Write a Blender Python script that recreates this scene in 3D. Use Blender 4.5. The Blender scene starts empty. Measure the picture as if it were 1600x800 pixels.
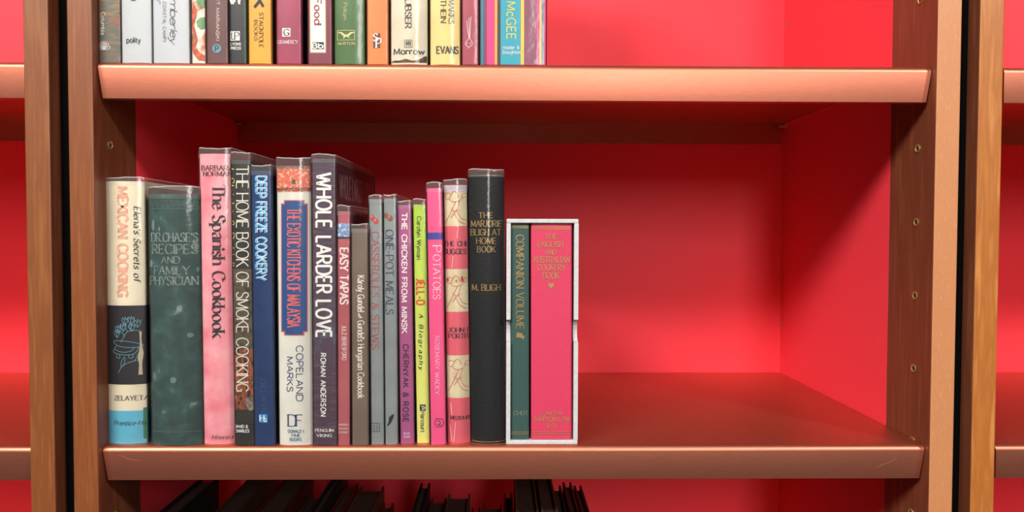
import bpy, bmesh, math, random
import numpy as np
from mathutils import Vector, Matrix
random.seed(7)
S = bpy.context.scene
C = S.collection
# ------------------------------------------------------------------ camera
F_PX = 1200.0
CAM = np.array([-0.01407, -0.64497, 0.18061])
YAW, PITCH, ROLL = 0.01484, 0.0305, 0.00239
def _axes():
    c, s = math.cos(YAW), math.sin(YAW)
    right = np.array([c, -s, 0]); f0 = np.array([s, c, 0]); z = np.array([0, 0, 1.0])
    c, s = math.cos(PITCH), math.sin(PITCH)
    fwd = c*f0 - s*z; up = s*f0 + c*z
    c, s = math.cos(ROLL), math.sin(ROLL)
    return c*right + s*up, c*up - s*right, fwd
AR, AU, AF = _axes()
cd = bpy.data.cameras.new('camera'); cd.sensor_width = 36; cd.lens = 36*F_PX/1600; cd.clip_start = 0.01
co = bpy.data.objects.new('camera', cd); C.objects.link(co)
co.matrix_world = Matrix([[AR[0], AU[0], -AF[0], CAM[0]], [AR[1], AU[1], -AF[1], CAM[1]], [AR[2], AU[2], -AF[2], CAM[2]], [0, 0, 0, 1]])
S.camera = co
def ray(u, v): return AF + AR*(u-800)/F_PX - AU*(v-400)/F_PX
def at(u, v, Y):                       # point of the photograph at depth Y
    d = ray(u, v); return CAM + d*(Y-CAM[1])/d[1]
def on_z(u, v, Z):                     # point of the photograph at height Z
    d = ray(u, v); return CAM + d*(Z-CAM[2])/d[2]
# ------------------------------------------------------------------ world, lamps, exposure
W = bpy.data.worlds.new('world'); S.world = W; W.use_nodes = True
W.node_tree.nodes['Background'].inputs[0].default_value = (1.0, 0.93, 0.86, 1)
W.node_tree.nodes['Background'].inputs[1].default_value = 0.07
def area(name, loc, tgt, size, power, col=(1, .955, .90), size_y=None):
    l = bpy.data.lights.new(name, 'AREA'); l.energy = power; l.color = col
    l.shape = 'RECTANGLE'; l.size = size; l.size_y = size_y or size
    o = bpy.data.objects.new(name, l); C.objects.link(o); o.location = loc
    o.rotation_euler = (Vector(tgt)-Vector(loc)).to_track_quat('-Z', 'Y').to_euler()
    return o
area('ceiling_lamp', (-1.0, -1.72, 1.545), (0.1, 0.1, 0.1), 1.4, 70, size_y=.24)
area('ceiling_lamp', (1.55, -1.75, 1.56), (0.2, 0.1, 0.15), 0.30, 36)
area('ceiling_lamp', (0.7, -3.6, 1.58), (0.6, -2.4, .2), 0.5, 100, size_y=2.4)
S.view_settings.view_transform = 'Standard'; S.view_settings.look = 'None'
S.view_settings.gamma = 1; S.view_settings.use_curve_mapping = False
S.view_settings.exposure = 0.20
# ------------------------------------------------------------------ materials
ALBEDO = 1.0
def lin(c):
    if isinstance(c, str): c = tuple(int(c[i:i+2], 16) for i in (0, 2, 4))
    return tuple(((v/255)/12.92 if v <= 10 else ((v/255+.055)/1.055)**2.4)*ALBEDO for v in c) + (1,)
MATS = {}
def mat(name, col, rough=.6, col2=None, scale=60, lo=.4, hi=.6, stretch=(1, 1, 1), bump=0, bscale=400, metal=0, spec=.5, detail=4, bstretch=None):
    if name in MATS: return MATS[name]
    m = bpy.data.materials.new(name); m.use_nodes = True; MATS[name] = m
    nt = m.node_tree; b = nt.nodes['Principled BSDF']
    b.inputs['Base Color'].default_value = lin(col); b.inputs['Roughness'].default_value = rough
    b.inputs['Metallic'].default_value = metal; b.inputs['Specular IOR Level'].default_value = spec
    tc = nt.nodes.new('ShaderNodeTexCoord')
    def noise(sc, st, det):
        mp = nt.nodes.new('ShaderNodeMapping'); mp.inputs['Scale'].default_value = st
        nt.links.new(tc.outputs['Object'], mp.inputs['Vector'])
        n = nt.nodes.new('ShaderNodeTexNoise'); n.inputs['Scale'].default_value = sc; n.inputs['Detail'].default_value = det
        nt.links.new(mp.outputs[0], n.inputs['Vector']); return n
    if col2 is not None:
        n = noise(scale, stretch, detail); r = nt.nodes.new('ShaderNodeValToRGB')
        r.color_ramp.elements[0].position = lo; r.color_ramp.elements[1].position = hi
        cols = [col, col2] if not isinstance(col2, list) else [col]+col2
        r.color_ramp.elements[0].color = lin(cols[0]); r.color_ramp.elements[1].color = lin(cols[-1])
        for i, c in enumerate(cols[1:-1]):
            e = r.color_ramp.elements.new(lo+(hi-lo)*(i+1)/(len(cols)-1)); e.color = lin(c)
        nt.links.new(n.outputs['Fac'], r.inputs[0]); nt.links.new(r.outputs[0], b.inputs['Base Color'])
    if bump:
        n = noise(bscale, bstretch or stretch, 3); bp = nt.nodes.new('ShaderNodeBump')
        bp.inputs['Strength'].default_value = bump; bp.inputs['Distance'].default_value = .001
        nt.links.new(n.outputs['Fac'], bp.inputs['Height']); nt.links.new(bp.outputs[0], b.inputs['Normal'])
    return m
def clear_mat(name, haze, gl, rough, bump):
    m = bpy.data.materials.new(name); m.use_nodes = True; nt = m.node_tree; nt.nodes.clear()
    out = nt.nodes.new('ShaderNodeOutputMaterial')
    tr = nt.nodes.new('ShaderNodeBsdfTransparent'); tr.inputs[0].default_value = (.97, .97, .97, 1)
    df = nt.nodes.new('ShaderNodeBsdfDiffuse'); df.inputs[0].default_value = (.9, .9, .9, 1)
    g = nt.nodes.new('ShaderNodeBsdfGlossy'); g.inputs['Roughness'].default_value = rough; g.inputs[0].default_value = (1, 1, 1, 1)
    tc = nt.nodes.new('ShaderNodeTexCoord'); n = nt.nodes.new('ShaderNodeTexNoise'); n.inputs['Scale'].default_value = 90; n.inputs['Detail'].default_value = 3
    nt.links.new(tc.outputs['Object'], n.inputs['Vector'])
    bp = nt.nodes.new('ShaderNodeBump'); bp.inputs['Strength'].default_value = bump; bp.inputs['Distance'].default_value = .002
    nt.links.new(n.outputs['Fac'], bp.inputs['Height']); nt.links.new(bp.outputs[0], g.inputs['Normal'])
    m1 = nt.nodes.new('ShaderNodeMixShader'); m1.inputs[0].default_value = haze
    nt.links.new(tr.outputs[0], m1.inputs[1]); nt.links.new(df.outputs[0], m1.inputs[2])
    m2 = nt.nodes.new('ShaderNodeMixShader'); fr = nt.nodes.new('ShaderNodeFresnel'); fr.inputs[0].default_value = gl
    nt.links.new(fr.outputs[0], m2.inputs[0]); nt.links.new(m1.outputs[0], m2.inputs[1]); nt.links.new(g.outputs[0], m2.inputs[2])
    nt.links.new(m2.outputs[0], out.inputs[0]); return m
CLEAR = clear_mat('clear_plastic', .014, 1.26, .12, .16)
FOLD = clear_mat('folded_clear_plastic', .05, 1.25, .14, .3)
RIM_GLINT = clear_mat('clear_plastic_edge_glint', .38, 1.5, .15, .2)  # whitish haze stands in for glints along the film edges
M_RED = mat('red_paint', (250, 66, 80), .5, spec=.3, bump=.02, bscale=900)
ALBEDO = 0.93
M_COPPER = mat('copper_metal_paint', (216, 133, 107), .43, (211, 129, 103), 700, .4, .6, (.15, 1, 1), bump=.03, bscale=1500, metal=.93)
ALBEDO = 0.83
M_WOOD = mat('cherry_wood', (150, 88, 48), .42, [(134, 76, 40), (160, 98, 54)], 32, .3, .72, (6, 6, .45), bump=.05, bscale=120)
M_WOODEDGE = mat('cherry_wood_edge', (150, 86, 46), .42, [(134, 74, 38), (162, 96, 52)], 40, .3, .72, (6, 6, .35), bump=.06, bscale=160)
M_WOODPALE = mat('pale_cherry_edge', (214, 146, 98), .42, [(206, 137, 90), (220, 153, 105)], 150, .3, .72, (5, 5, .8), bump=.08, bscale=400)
M_VENEER = mat('dark_cherry_veneer', (138, 78, 52), .42, [(124, 66, 42), (150, 88, 60)], 24, .3, .72, (5, 5, .4), bump=.03, bscale=120)
M_WOODGOLD = mat('golden_cherry_wood', (200, 128, 60), .4, [(182, 108, 46), (214, 144, 76)], 36, .3, .72, (5, 5, .4), bump=.05, bscale=140)
M_BRASS = mat('brass', (226, 194, 112), .3, metal=.7)
M_DARKHOLE = mat('hole_shadow', (30, 20, 14), .8)
M_BLACK = mat('black_rubber', (6, 6, 6), .9, spec=.1)
M_PAGES = mat('page_edges', (226, 214, 188), .85, (196, 180, 150), 40, .35, .65, (40, 1, .3))
M_FLOOR = mat('dark_carpet', (58, 52, 50), .95, (44, 40, 40), 300, .4, .6)
M_CEIL = mat('ceiling_plaster', (205, 203, 198), .9, bump=.05, bscale=60)
# ------------------------------------------------------------------ mesh helpers
def link(name, verts, faces, m=None, parent=None, smooth=False):
    me = bpy.data.meshes.new(name); me.from_pydata([tuple(map(float, v)) for v in verts], [], faces); me.update()
    if m: me.materials.append(m)
    if smooth:
        for p in me.polygons: p.use_smooth = True
        try: me.set_sharp_from_angle(angle=math.radians(40))
        except Exception: pass
    o = bpy.data.objects.new(name, me); C.objects.link(o)
    if parent: o.parent = parent
    return o
def fixn(o):
    bm = bmesh.new(); bm.from_mesh(o.data); bmesh.ops.recalc_face_normals(bm, faces=bm.faces); bm.to_mesh(o.data); bm.free(); return o
def box(name, x0, x1, y0, y1, z0, z1, m, parent=None, bev=0, seg=2):
    bm = bmesh.new(); bmesh.ops.create_cube(bm, size=1)
    for v in bm.verts: v.co = Vector(((x0+x1)/2+v.co.x*(x1-x0), (y0+y1)/2+v.co.y*(y1-y0), (z0+z1)/2+v.co.z*(z1-z0)))
    if bev: bmesh.ops.bevel(bm, geom=bm.edges[:], offset=bev, segments=seg, affect='EDGES', profile=.5)
    me = bpy.data.meshes.new(name); bm.to_mesh(me); bm.free(); me.materials.append(m)
    o = bpy.data.objects.new(name, me); C.objects.link(o)
    if parent: o.parent = parent
    return o
def tag(o, label, cat, group=None):
    o['label'] = label; o['category'] = cat
    if group: o['group'] = group
    return o
def empty(name, loc=(0, 0, 0)):
    o = bpy.data.objects.new(name, None); o.empty_display_size = .02; C.objects.link(o); o.location = loc; return o
def struct(o): o['kind'] = 'structure'; return o
def copy_part(o, parent, loc=None):
    c = o.copy(); C.objects.link(c); c.parent = parent
    if loc is not None: c.location = loc
    return c
def sweep(name, prof, x0, x1, m, parent, taper=None, smooth=True):
    """closed yz profile extruded along x; taper(z) pulls the two ends inward"""
    n = len(prof); t = taper or (lambda y, z: 0)
    V = [(x0+t(y, z), y, z) for y, z in prof]+[(x1-t(y, z), y, z) for y, z in prof]
    Fc = [(i, (i+1) % n, n+(i+1) % n, n+i) for i in range(n)]+[tuple(range(n))[::-1], tuple(range(n, 2*n))]
    return fixn(link(name, V, Fc, m, parent, smooth))
# ------------------------------------------------------------------ room
FLOOR_Z, CEIL_Z = -1.06, 1.62
struct(box('floor', -5, 5, -5, .6, FLOOR_Z-.05, FLOOR_Z, M_FLOOR))
struct(box('ceiling', -5, 5, -5, .6, CEIL_Z, CEIL_Z+.05, M_CEIL))
# ------------------------------------------------------------------ bookcases
HW, DP, PITCH_Z, PR, WD, LIP = .3485, .3426, .321, .0068, .0746, .0294
UP_T = .0205
HOLE_Y, HOLE_Z, REAR_Y = .0200, .2545, .3331
def sleeve_mesh():
    bm = bmesh.new(); n = 16; rings = [(.0036, .0), (.0036, .0009), (.0028, .0010), (.0021, .0003)]
    vs = [[bm.verts.new((h, r*math.cos(2*math.pi*i/n), r*math.sin(2*math.pi*i/n))) for i in range(n)] for r, h in rings]
    for a, b in zip(vs, vs[1:]):
        for i in range(n): bm.faces.new((a[i], a[(i+1) % n], b[(i+1) % n], b[i]))
    bm.faces.new(vs[-1]); bmesh.ops.recalc_face_normals(bm, faces=bm.faces)
    me = bpy.data.meshes.new('shelf_pin_sleeve'); bm.to_mesh(me); bm.free(); me.materials.append(M_BRASS)
    me.materials.append(M_DARKHOLE); me.polygons[len(me.polygons)-1].material_index = 1
    return me
SLEEVE = sleeve_mesh()
def pin_mesh():
    bm = bmesh.new(); r = bmesh.ops.create_cone(bm, cap_ends=True, segments=12, radius1=.0024, radius2=.0024, depth=.010)
    bmesh.ops.rotate(bm, verts=r['verts'], cent=(0, 0, 0), matrix=Matrix.Rotation(math.pi/2, 3, 'Y'))
    me = bpy.data.meshes.new('shelf_pin'); bm.to_mesh(me); bm.free(); me.materials.append(M_BRASS); return me
PIN = pin_mesh()
T = .0014; RB = .0048
def shelf_prof():
    p = []
    sl = .0033
    # outer: back bottom -> up back lip -> top -> rounded front -> down front -> return, then inner back
    p += [(DP-.0012, -.026), (DP-.0012, -.001), (DP-.0022, 0)]
    for k in range(6):
        a = math.pi/2*k/5; p.append((RB-RB*math.sin(a), -RB+RB*math.cos(a)))
    p += [(sl, -LIP), (sl+.010, -LIP), (sl+.010, -LIP+T), (sl+T, -LIP+T), (T+.0003, -RB)]
    p += [(RB, -T), (DP-.0012-T, -T), (DP-.0012-T, -.026)]
    return p
SP = shelf_prof()
def shelf(parent, x0, x1, z):
    tp = lambda y, yz: max(0, -yz-.002)*.09
    o = sweep('shelf', SP, x0, x1, M_COPPER, parent, tp); o.location = (0, 0, z); return o
def scratch(sh, P):
    q = [(x, z) for x, z in P]; V = []; n = len(q)
    for x, z in q: V += [(x, RB*0+max(0, -z-RB)*.0033/(LIP-RB)-.00012, z-.00012), (x, max(0, -z-RB)*.0033/(LIP-RB)-.00012, z+.00012)]
    link('scratch_mark', V, [(2*i, 2*i+2, 2*i+3, 2*i+1) for i in range(n-1)], mat('worn_paint', (196, 128, 102), .5), sh)
def bookcase(xc, label, wood, edge, fullparts, gapL=.0005):
    root = empty('bookcase', (xc, 0, FLOOR_Z)); tag(root, label, 'bookcase', 'red painted bookcases')
    zb, zt = .0, 2.10
    Z0 = -FLOOR_Z
    for s in (-1, 1):
        a, b = sorted((s*HW, s*(HW+UP_T)))
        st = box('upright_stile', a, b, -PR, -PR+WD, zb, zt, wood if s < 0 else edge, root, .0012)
        st.data.materials.append(M_VENEER)
        for p in st.data.polygons:
            if abs(p.normal.x) > .9: p.material_index = 1
        aa, bb = sorted((s*(HW+.0003), s*(HW+UP_T)))
        box('side_panel', aa, bb, -PR+WD, DP+.012, zb, zt, M_RED, root)
    box('back_panel', -HW-.0003, HW+.0003, DP, DP+.012, zb, zt, M_RED, root)
    ks = range(-3, 4)
    for k in ks:
        sh = shelf(root, -HW+gapL, HW-gapL, Z0+(k*PITCH_Z if k < 2 else .77+(k-2)*.25))
        if fullparts and k == 0:
            scratch(sh, [(.308, -.020), (.314, -.0165), (.318, -.0155), (.325, -.011)]); scratch(sh, [(-.335, -.007), (-.327, -.0105), (-.318, -.0125)])
        if fullparts and -1 <= k <= 2:
            for s in (-1, 1):
                for yy in (HOLE_Y+.006, REAR_Y):
                    p = bpy.data.objects.new('shelf_pin', PIN); C.objects.link(p); p.parent = sh
                    p.location = (s*(HW-.0045), yy-.002, -.0040)
    if fullparts:
        sts = [o for o in root.children if o.name.startswith('upright_stile')]
        sps = [o for o in root.children if o.name.startswith('side_panel')]
        for s, st, sp in ((-1, sts[0], sps[0]), (1, sts[1], sps[1])):
            for k in range(-5, 9):
                z = Z0+HOLE_Z-.064*4+.064*k
                for yy, par in ((HOLE_Y, st), (REAR_Y, sp)):
                    e = bpy.data.objects.new('shelf_pin_sleeve', SLEEVE); C.objects.link(e); e.parent = par
                    e.location = (s*HW, yy, z)
                    if s > 0: e.rotation_euler = (0, 0, math.pi)
                    if yy == REAR_Y: e.scale = (.5, .62, .8)
    return root
GAP = .0150
PITCH_X = 2*(HW+UP_T)+GAP
bookcase(0, 'middle cherry-edged red bookcase holding the rows of cookbooks', M_WOODEDGE, M_WOODPALE, True)
bookcase(-PITCH_X, 'empty red bookcase at the left edge, beyond the brown double post', M_WOOD, M_WOOD, False)
bookcase(PITCH_X, 'empty red bookcase at the right edge, behind the golden wooden post', M_WOODGOLD, M_WOODGOLD, False, .005)
for s, l in ((-1, 'black filler strip in the gap left of the book rows'), (1, 'thin black filler strip between the two right-hand posts')):
    xc = s*(HW+UP_T+GAP/2)
    o = box('gap_filler_strip', xc-GAP/2+.0002, xc+GAP/2-.0002, -PR+.016, DP, FLOOR_Z, FLOOR_Z+2.10, M_BLACK)
    tag(o, l, 'filler strip')
#BOOKS#
# ------------------------------------------------------------------ lettering: a stroke alphabet drawn with a broad pen
_O = '~38,101 14,90 2,50 14,10 38,-1 62,10 74,50 62,90 38,101'
_bb = '~0,46 10,60 26,67 44,56 50,33 44,10 26,-1 10,6 0,20'
_db = '~50,46 40,60 26,67 8,56 2,33 8,10 26,-1 40,6 50,20'
_pb = '~0,100 28,100 48,94 54,73 48,54 28,47 0,47'
GL = {
'A': '70|0,0 35,100 70,0|14,35 56,35', 'B': '60|0,0 0,100|~0,100 28,100 46,94 50,77 44,58 28,53 0,53|~0,53 28,53 48,49 57,28 49,7 28,0 0,0',
'C': '70|~68,80 56,96 38,101 15,90 2,50 15,10 38,-1 56,4 68,20', 'D': '70|0,0 0,100|~0,100 30,100 55,90 68,50 55,10 30,0 0,0',
'E': '52|0,0 0,100|0,100 48,100|0,52 40,52|0,0 50,0', 'F': '50|0,0 0,100|0,100 48,100|0,52 38,52',
'G': '74|~68,82 56,96 38,101 15,90 2,50 15,10 38,-1 58,4 68,12|68,2 68,42|46,42 68,42', 'H': '66|0,0 0,100|64,0 64,100|0,52 64,52',
'I': '8|4,0 4,100', 'J': '34|~30,100 30,70 30,30 24,6 10,-1 0,8', 'K': '62|0,0 0,100|56,100 2,45|20,60 60,0', 'L': '50|0,0 0,100|0,0 48,0',
'M': '82|2,0 6,100|6,100 41,10|41,10 76,100|76,100 80,0', 'N': '66|0,0 0,100|0,100 64,0|64,0 64,100', 'O': '76|'+_O, 'P': '56|0,0 0,100|'+_pb,
'Q': '76|'+_O+'|46,22 72,-12', 'R': '62|0,0 0,100|'+_pb+'|26,47 60,0', 'S': '54|~48,82 38,97 24,101 8,94 3,76 12,60 28,52 44,42 51,24 44,6 26,-1 10,4 2,18',
'T': '64|32,0 32,100|0,100 64,100', 'U': '66|~0,100 0,65 1,30 11,6 33,-1 54,6 63,30 64,65 64,100', 'V': '68|0,100 34,0|34,0 68,100',
'W': '100|0,100 26,0|26,0 50,92|50,92 76,0|76,0 100,100', 'X': '66|0,100 64,0|64,100 0,0', 'Y': '66|0,100 33,48|66,100 33,48|33,48 33,0', 'Z': '58|2,100 56,100|56,100 0,0|0,0 57,0',
'&': '74|~72,0 50,26 24,58 16,78 24,95 38,100 50,90 50,74 36,60 14,44 4,24 12,4 30,-1 50,8 64,30 68,48',
'a': '52|~6,54 14,64 26,67 40,60 43,46 43,20 46,4 52,0|~43,40 24,36 8,28 4,14 12,1 26,0 38,8 43,18', 'b': '52|0,0 0,100|'+_bb, 'c': '46|~44,52 36,63 24,67 8,56 2,33 8,10 24,-1 36,3 45,14',
'd': '52|50,0 50,100|'+_db, 'e': '48|4,38 45,38|~45,38 41,58 26,67 9,57 2,33 9,9 27,-1 38,3 46,13', 'f': '30|~34,95 27,101 17,97 13,84 13,60 13,30 13,0|0,65 28,65',
'g': '52|~50,46 40,60 26,67 8,56 2,34 8,12 26,2 40,8 50,22|~50,66 50,30 50,-8 42,-26 24,-31 6,-24', 'h': '50|0,0 0,100|~0,44 12,60 27,67 42,60 46,44 46,22 46,0',
'i': '8|4,0 4,66|o4,88', 'j': '10|~6,66 6,30 6,-10 0,-26 -8,-30|o6,88', 'k': '46|0,0 0,100|42,66 2,28|14,40 46,0', 'l': '8|4,0 4,100',
'm': '80|0,0 0,66|~0,44 10,60 22,67 35,60 38,44 38,22 38,0|~38,44 48,60 60,67 73,60 76,44 76,22 76,0', 'n': '50|0,0 0,66|~0,44 12,60 27,67 42,60 46,44 46,22 46,0',
'o': '54|~27,67 9,57 2,33 9,9 27,-1 45,9 52,33 45,57 27,67', 'p': '52|0,-30 0,66|'+_bb, 'q': '52|50,-30 50,66|'+_db, 'r': '34|0,0 0,66|~0,40 8,56 20,66 32,62',
's': '40|~36,54 28,64 18,67 6,60 6,46 20,36 34,26 36,10 24,-1 12,0 2,12', 't': '32|~12,88 12,60 12,30 13,8 20,-1 31,6|0,65 28,65', 'u': '50|~0,66 0,40 2,14 14,0 28,2 40,12 46,24|46,66 46,0',
'v': '46|0,66 23,0|23,0 46,66', 'w': '72|0,66 18,0|18,0 36,60|36,60 54,0|54,0 72,66', 'x': '46|0,66 46,0|46,66 0,0', 'y': '46|0,66 24,2|~46,66 30,18 20,-14 10,-28 0,-28', 'z': '44|2,66 42,66|42,66 0,0|0,0 43,0',
"'": '8|5,100 3,76', '.': '8|o4,4', '-': '30|0,38 30,38', ')': '24|~0,105 14,90 20,50 14,10 0,-8', '\u00e1': '52|~6,54 14,64 26,67 40,60 43,46 43,20 46,4 52,0|~43,40 24,36 8,28 4,14 12,1 26,0 38,8 43,18|20,76 32,96', ' ': '30',
'@': '66|~4,20 20,40 40,46 62,36 50,18 30,12 14,24 4,20|~4,20 -8,10 -16,14 -18,26|~62,36 54,56 66,70' }
def catmull(P, sub=6):
    P = [np.array(p, float) for p in P]; closed = np.allclose(P[0], P[-1]); n = len(P); out = []
    for i in range(n-1):
        p1, p2 = P[i], P[i+1]
        p0 = P[i-1] if i > 0 else (P[-2] if closed else 2*p1-p2)
        p3 = P[i+2] if i+2 < n else (P[1] if closed else 2*p2-p1)
        for k in range(sub):
            t = k/sub
            out.append(.5*((2*p1)+(p2-p0)*t+(2*p0-5*p1+4*p2-p3)*t*t+(3*p1-p0-3*p2+p3)*t**3))
    out.append(P[-1]); return out, closed
def parse(ch):
    parts = GL[ch].split('|'); w = float(parts[0]); st = []
    for s in parts[1:]:
        kind = 'l'
        if s[0] in '~o': kind = 'c' if s[0] == '~' else 'o'; s = s[1:]
        pts = [tuple(map(float, q.split(','))) for q in s.split()]
        if kind == 'l':
            for a, b in zip(pts, pts[1:]): st.append(('l', [a, b]))
        else: st.append((kind, pts))
    return w, st
class Quads:
    def __init__(s): s.v = []; s.f = []
    def poly(s, pts):
        b = len(s.v); s.v += [tuple(p) for p in pts]; s.f.append(tuple(range(b, b+len(pts))))
    def ribbon(s, P, wfun, closed=False):
        n = len(P); L = []; R = []
        for i in range(n):
            if closed: d = P[(i+1) % (n-1)]-P[(i-1) % (n-1)]
            else: d = P[min(i+1, n-1)]-P[max(i-1, 0)]
            l = np.hypot(*d) or 1; d = d/l; w = wfun(d)/2; nn = np.array([-d[1], d[0]])
            L.append(P[i]+nn*w); R.append(P[i]-nn*w)
        b = len(s.v); s.v += [tuple(p) for p in L]+[tuple(p) for p in R]
        for i in range(n-1): s.f.append((b+i, b+n+i, b+n+i+1, b+i+1))
    def disc(s, c, r, n=10, ry=None):
        s.poly([(c[0]+r*math.cos(2*math.pi*i/n), c[1]+(ry or r)*math.sin(2*math.pi*i/n)) for i in range(n)])
def layout(q, text, L, H, wt=.13, thin=None, serif=0, shear=0, sp=16, extra=0):
    """text laid along +x over length L with capital height H (metres), baseline y = 0"""
    thin = wt if thin is None else thin
    gs = [parse(c) for c in text]; total = sum(g[0] for g in gs)+sp*(len(gs)-1)
    sy = H/100; sx = L/total; sx0 = sx; x = 0.0
    adv = L/len(gs); k_ = min(1, .30*adv/(wt*H)); wmax, wmin = wt*H*k_, thin*H*max(k_, .75); serif = min(serif, .13*adv/H)
    phi = math.radians(18)
    def wf(d):
        a = abs(d[0]*math.sin(phi)-d[1]*math.cos(phi)); return wmin+(wmax-wmin)*min(1, a**1.6*1.05)
    for w, st in gs:
        T_ = lambda p: np.array([(x+p[0])*sx+shear*p[1]*sy, p[1]*sy])
        segs = [(k, [T_(p) for p in pts], pts) for k, pts in st]
        for idx, (k, P, raw) in enumerate(segs):
            if k == 'o': q.disc(P[0], wmax*.62); continue
            if k == 'c':
                Q, cl = catmull(P); q.ribbon(Q, wf, cl); ends = [] if cl else [(Q[0], Q[0]-Q[1], raw[0]), (Q[-1], Q[-1]-Q[-2], raw[-1])]
            else:
                q.ribbon(P, wf); ends = [(P[0], P[0]-P[1], raw[0]), (P[1], P[1]-P[0], raw[1])]
            if serif <= 0: 
                continue
            for e, d, r in ends:
                d = d/(np.hypot(*d) or 1); steep = abs(d[1]) > .62
                near = False
                for j, (k2, P2, raw2) in enumerate(segs):
                    if j == idx or k2 == 'o': continue
                    ends2 = (raw2[0], raw2[-1])
                    if steep and k2 == 'l' and abs(raw2[1][1]-raw2[0][1]) > abs(raw2[1][0]-raw2[0][0])*.8:
                        if any(abs(r[0]-t[0])+abs(r[1]-t[1]) < 4 for t in ends2): near = True
                    if not steep and k2 == 'l':
                        a, b = np.array(raw2[0]), np.array(raw2[1]); tt = np.clip(np.dot(np.array(r)-a, b-a)/max(1e-6, np.dot(b-a, b-a)), 0, 1)
                        if np.hypot(*(a+(b-a)*tt-np.array(r))) < 5: near = True
                if near: continue
                sl = serif*H; th = max(wmin*.9, .035*H)
                if steep:
                    w2 = wf(d)/2+sl; y = e[1]-math.copysign(th/2, d[1])
                    q.poly([(e[0]-w2, y-th/2), (e[0]+w2, y-th/2), (e[0]+w2, y+th/2), (e[0]-w2, y+th/2)])
                else:
                    h2 = sl*1.3; s_ = 1 if r[1] < 50 else -1
                    q.poly([(e[0]-th/2, e[1]), (e[0]+th/2, e[1]), (e[0]+th/2, e[1]+s_*h2*1.4), (e[0]-th/2, e[1]+s_*h2*1.4)])
        x += w+sp
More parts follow.
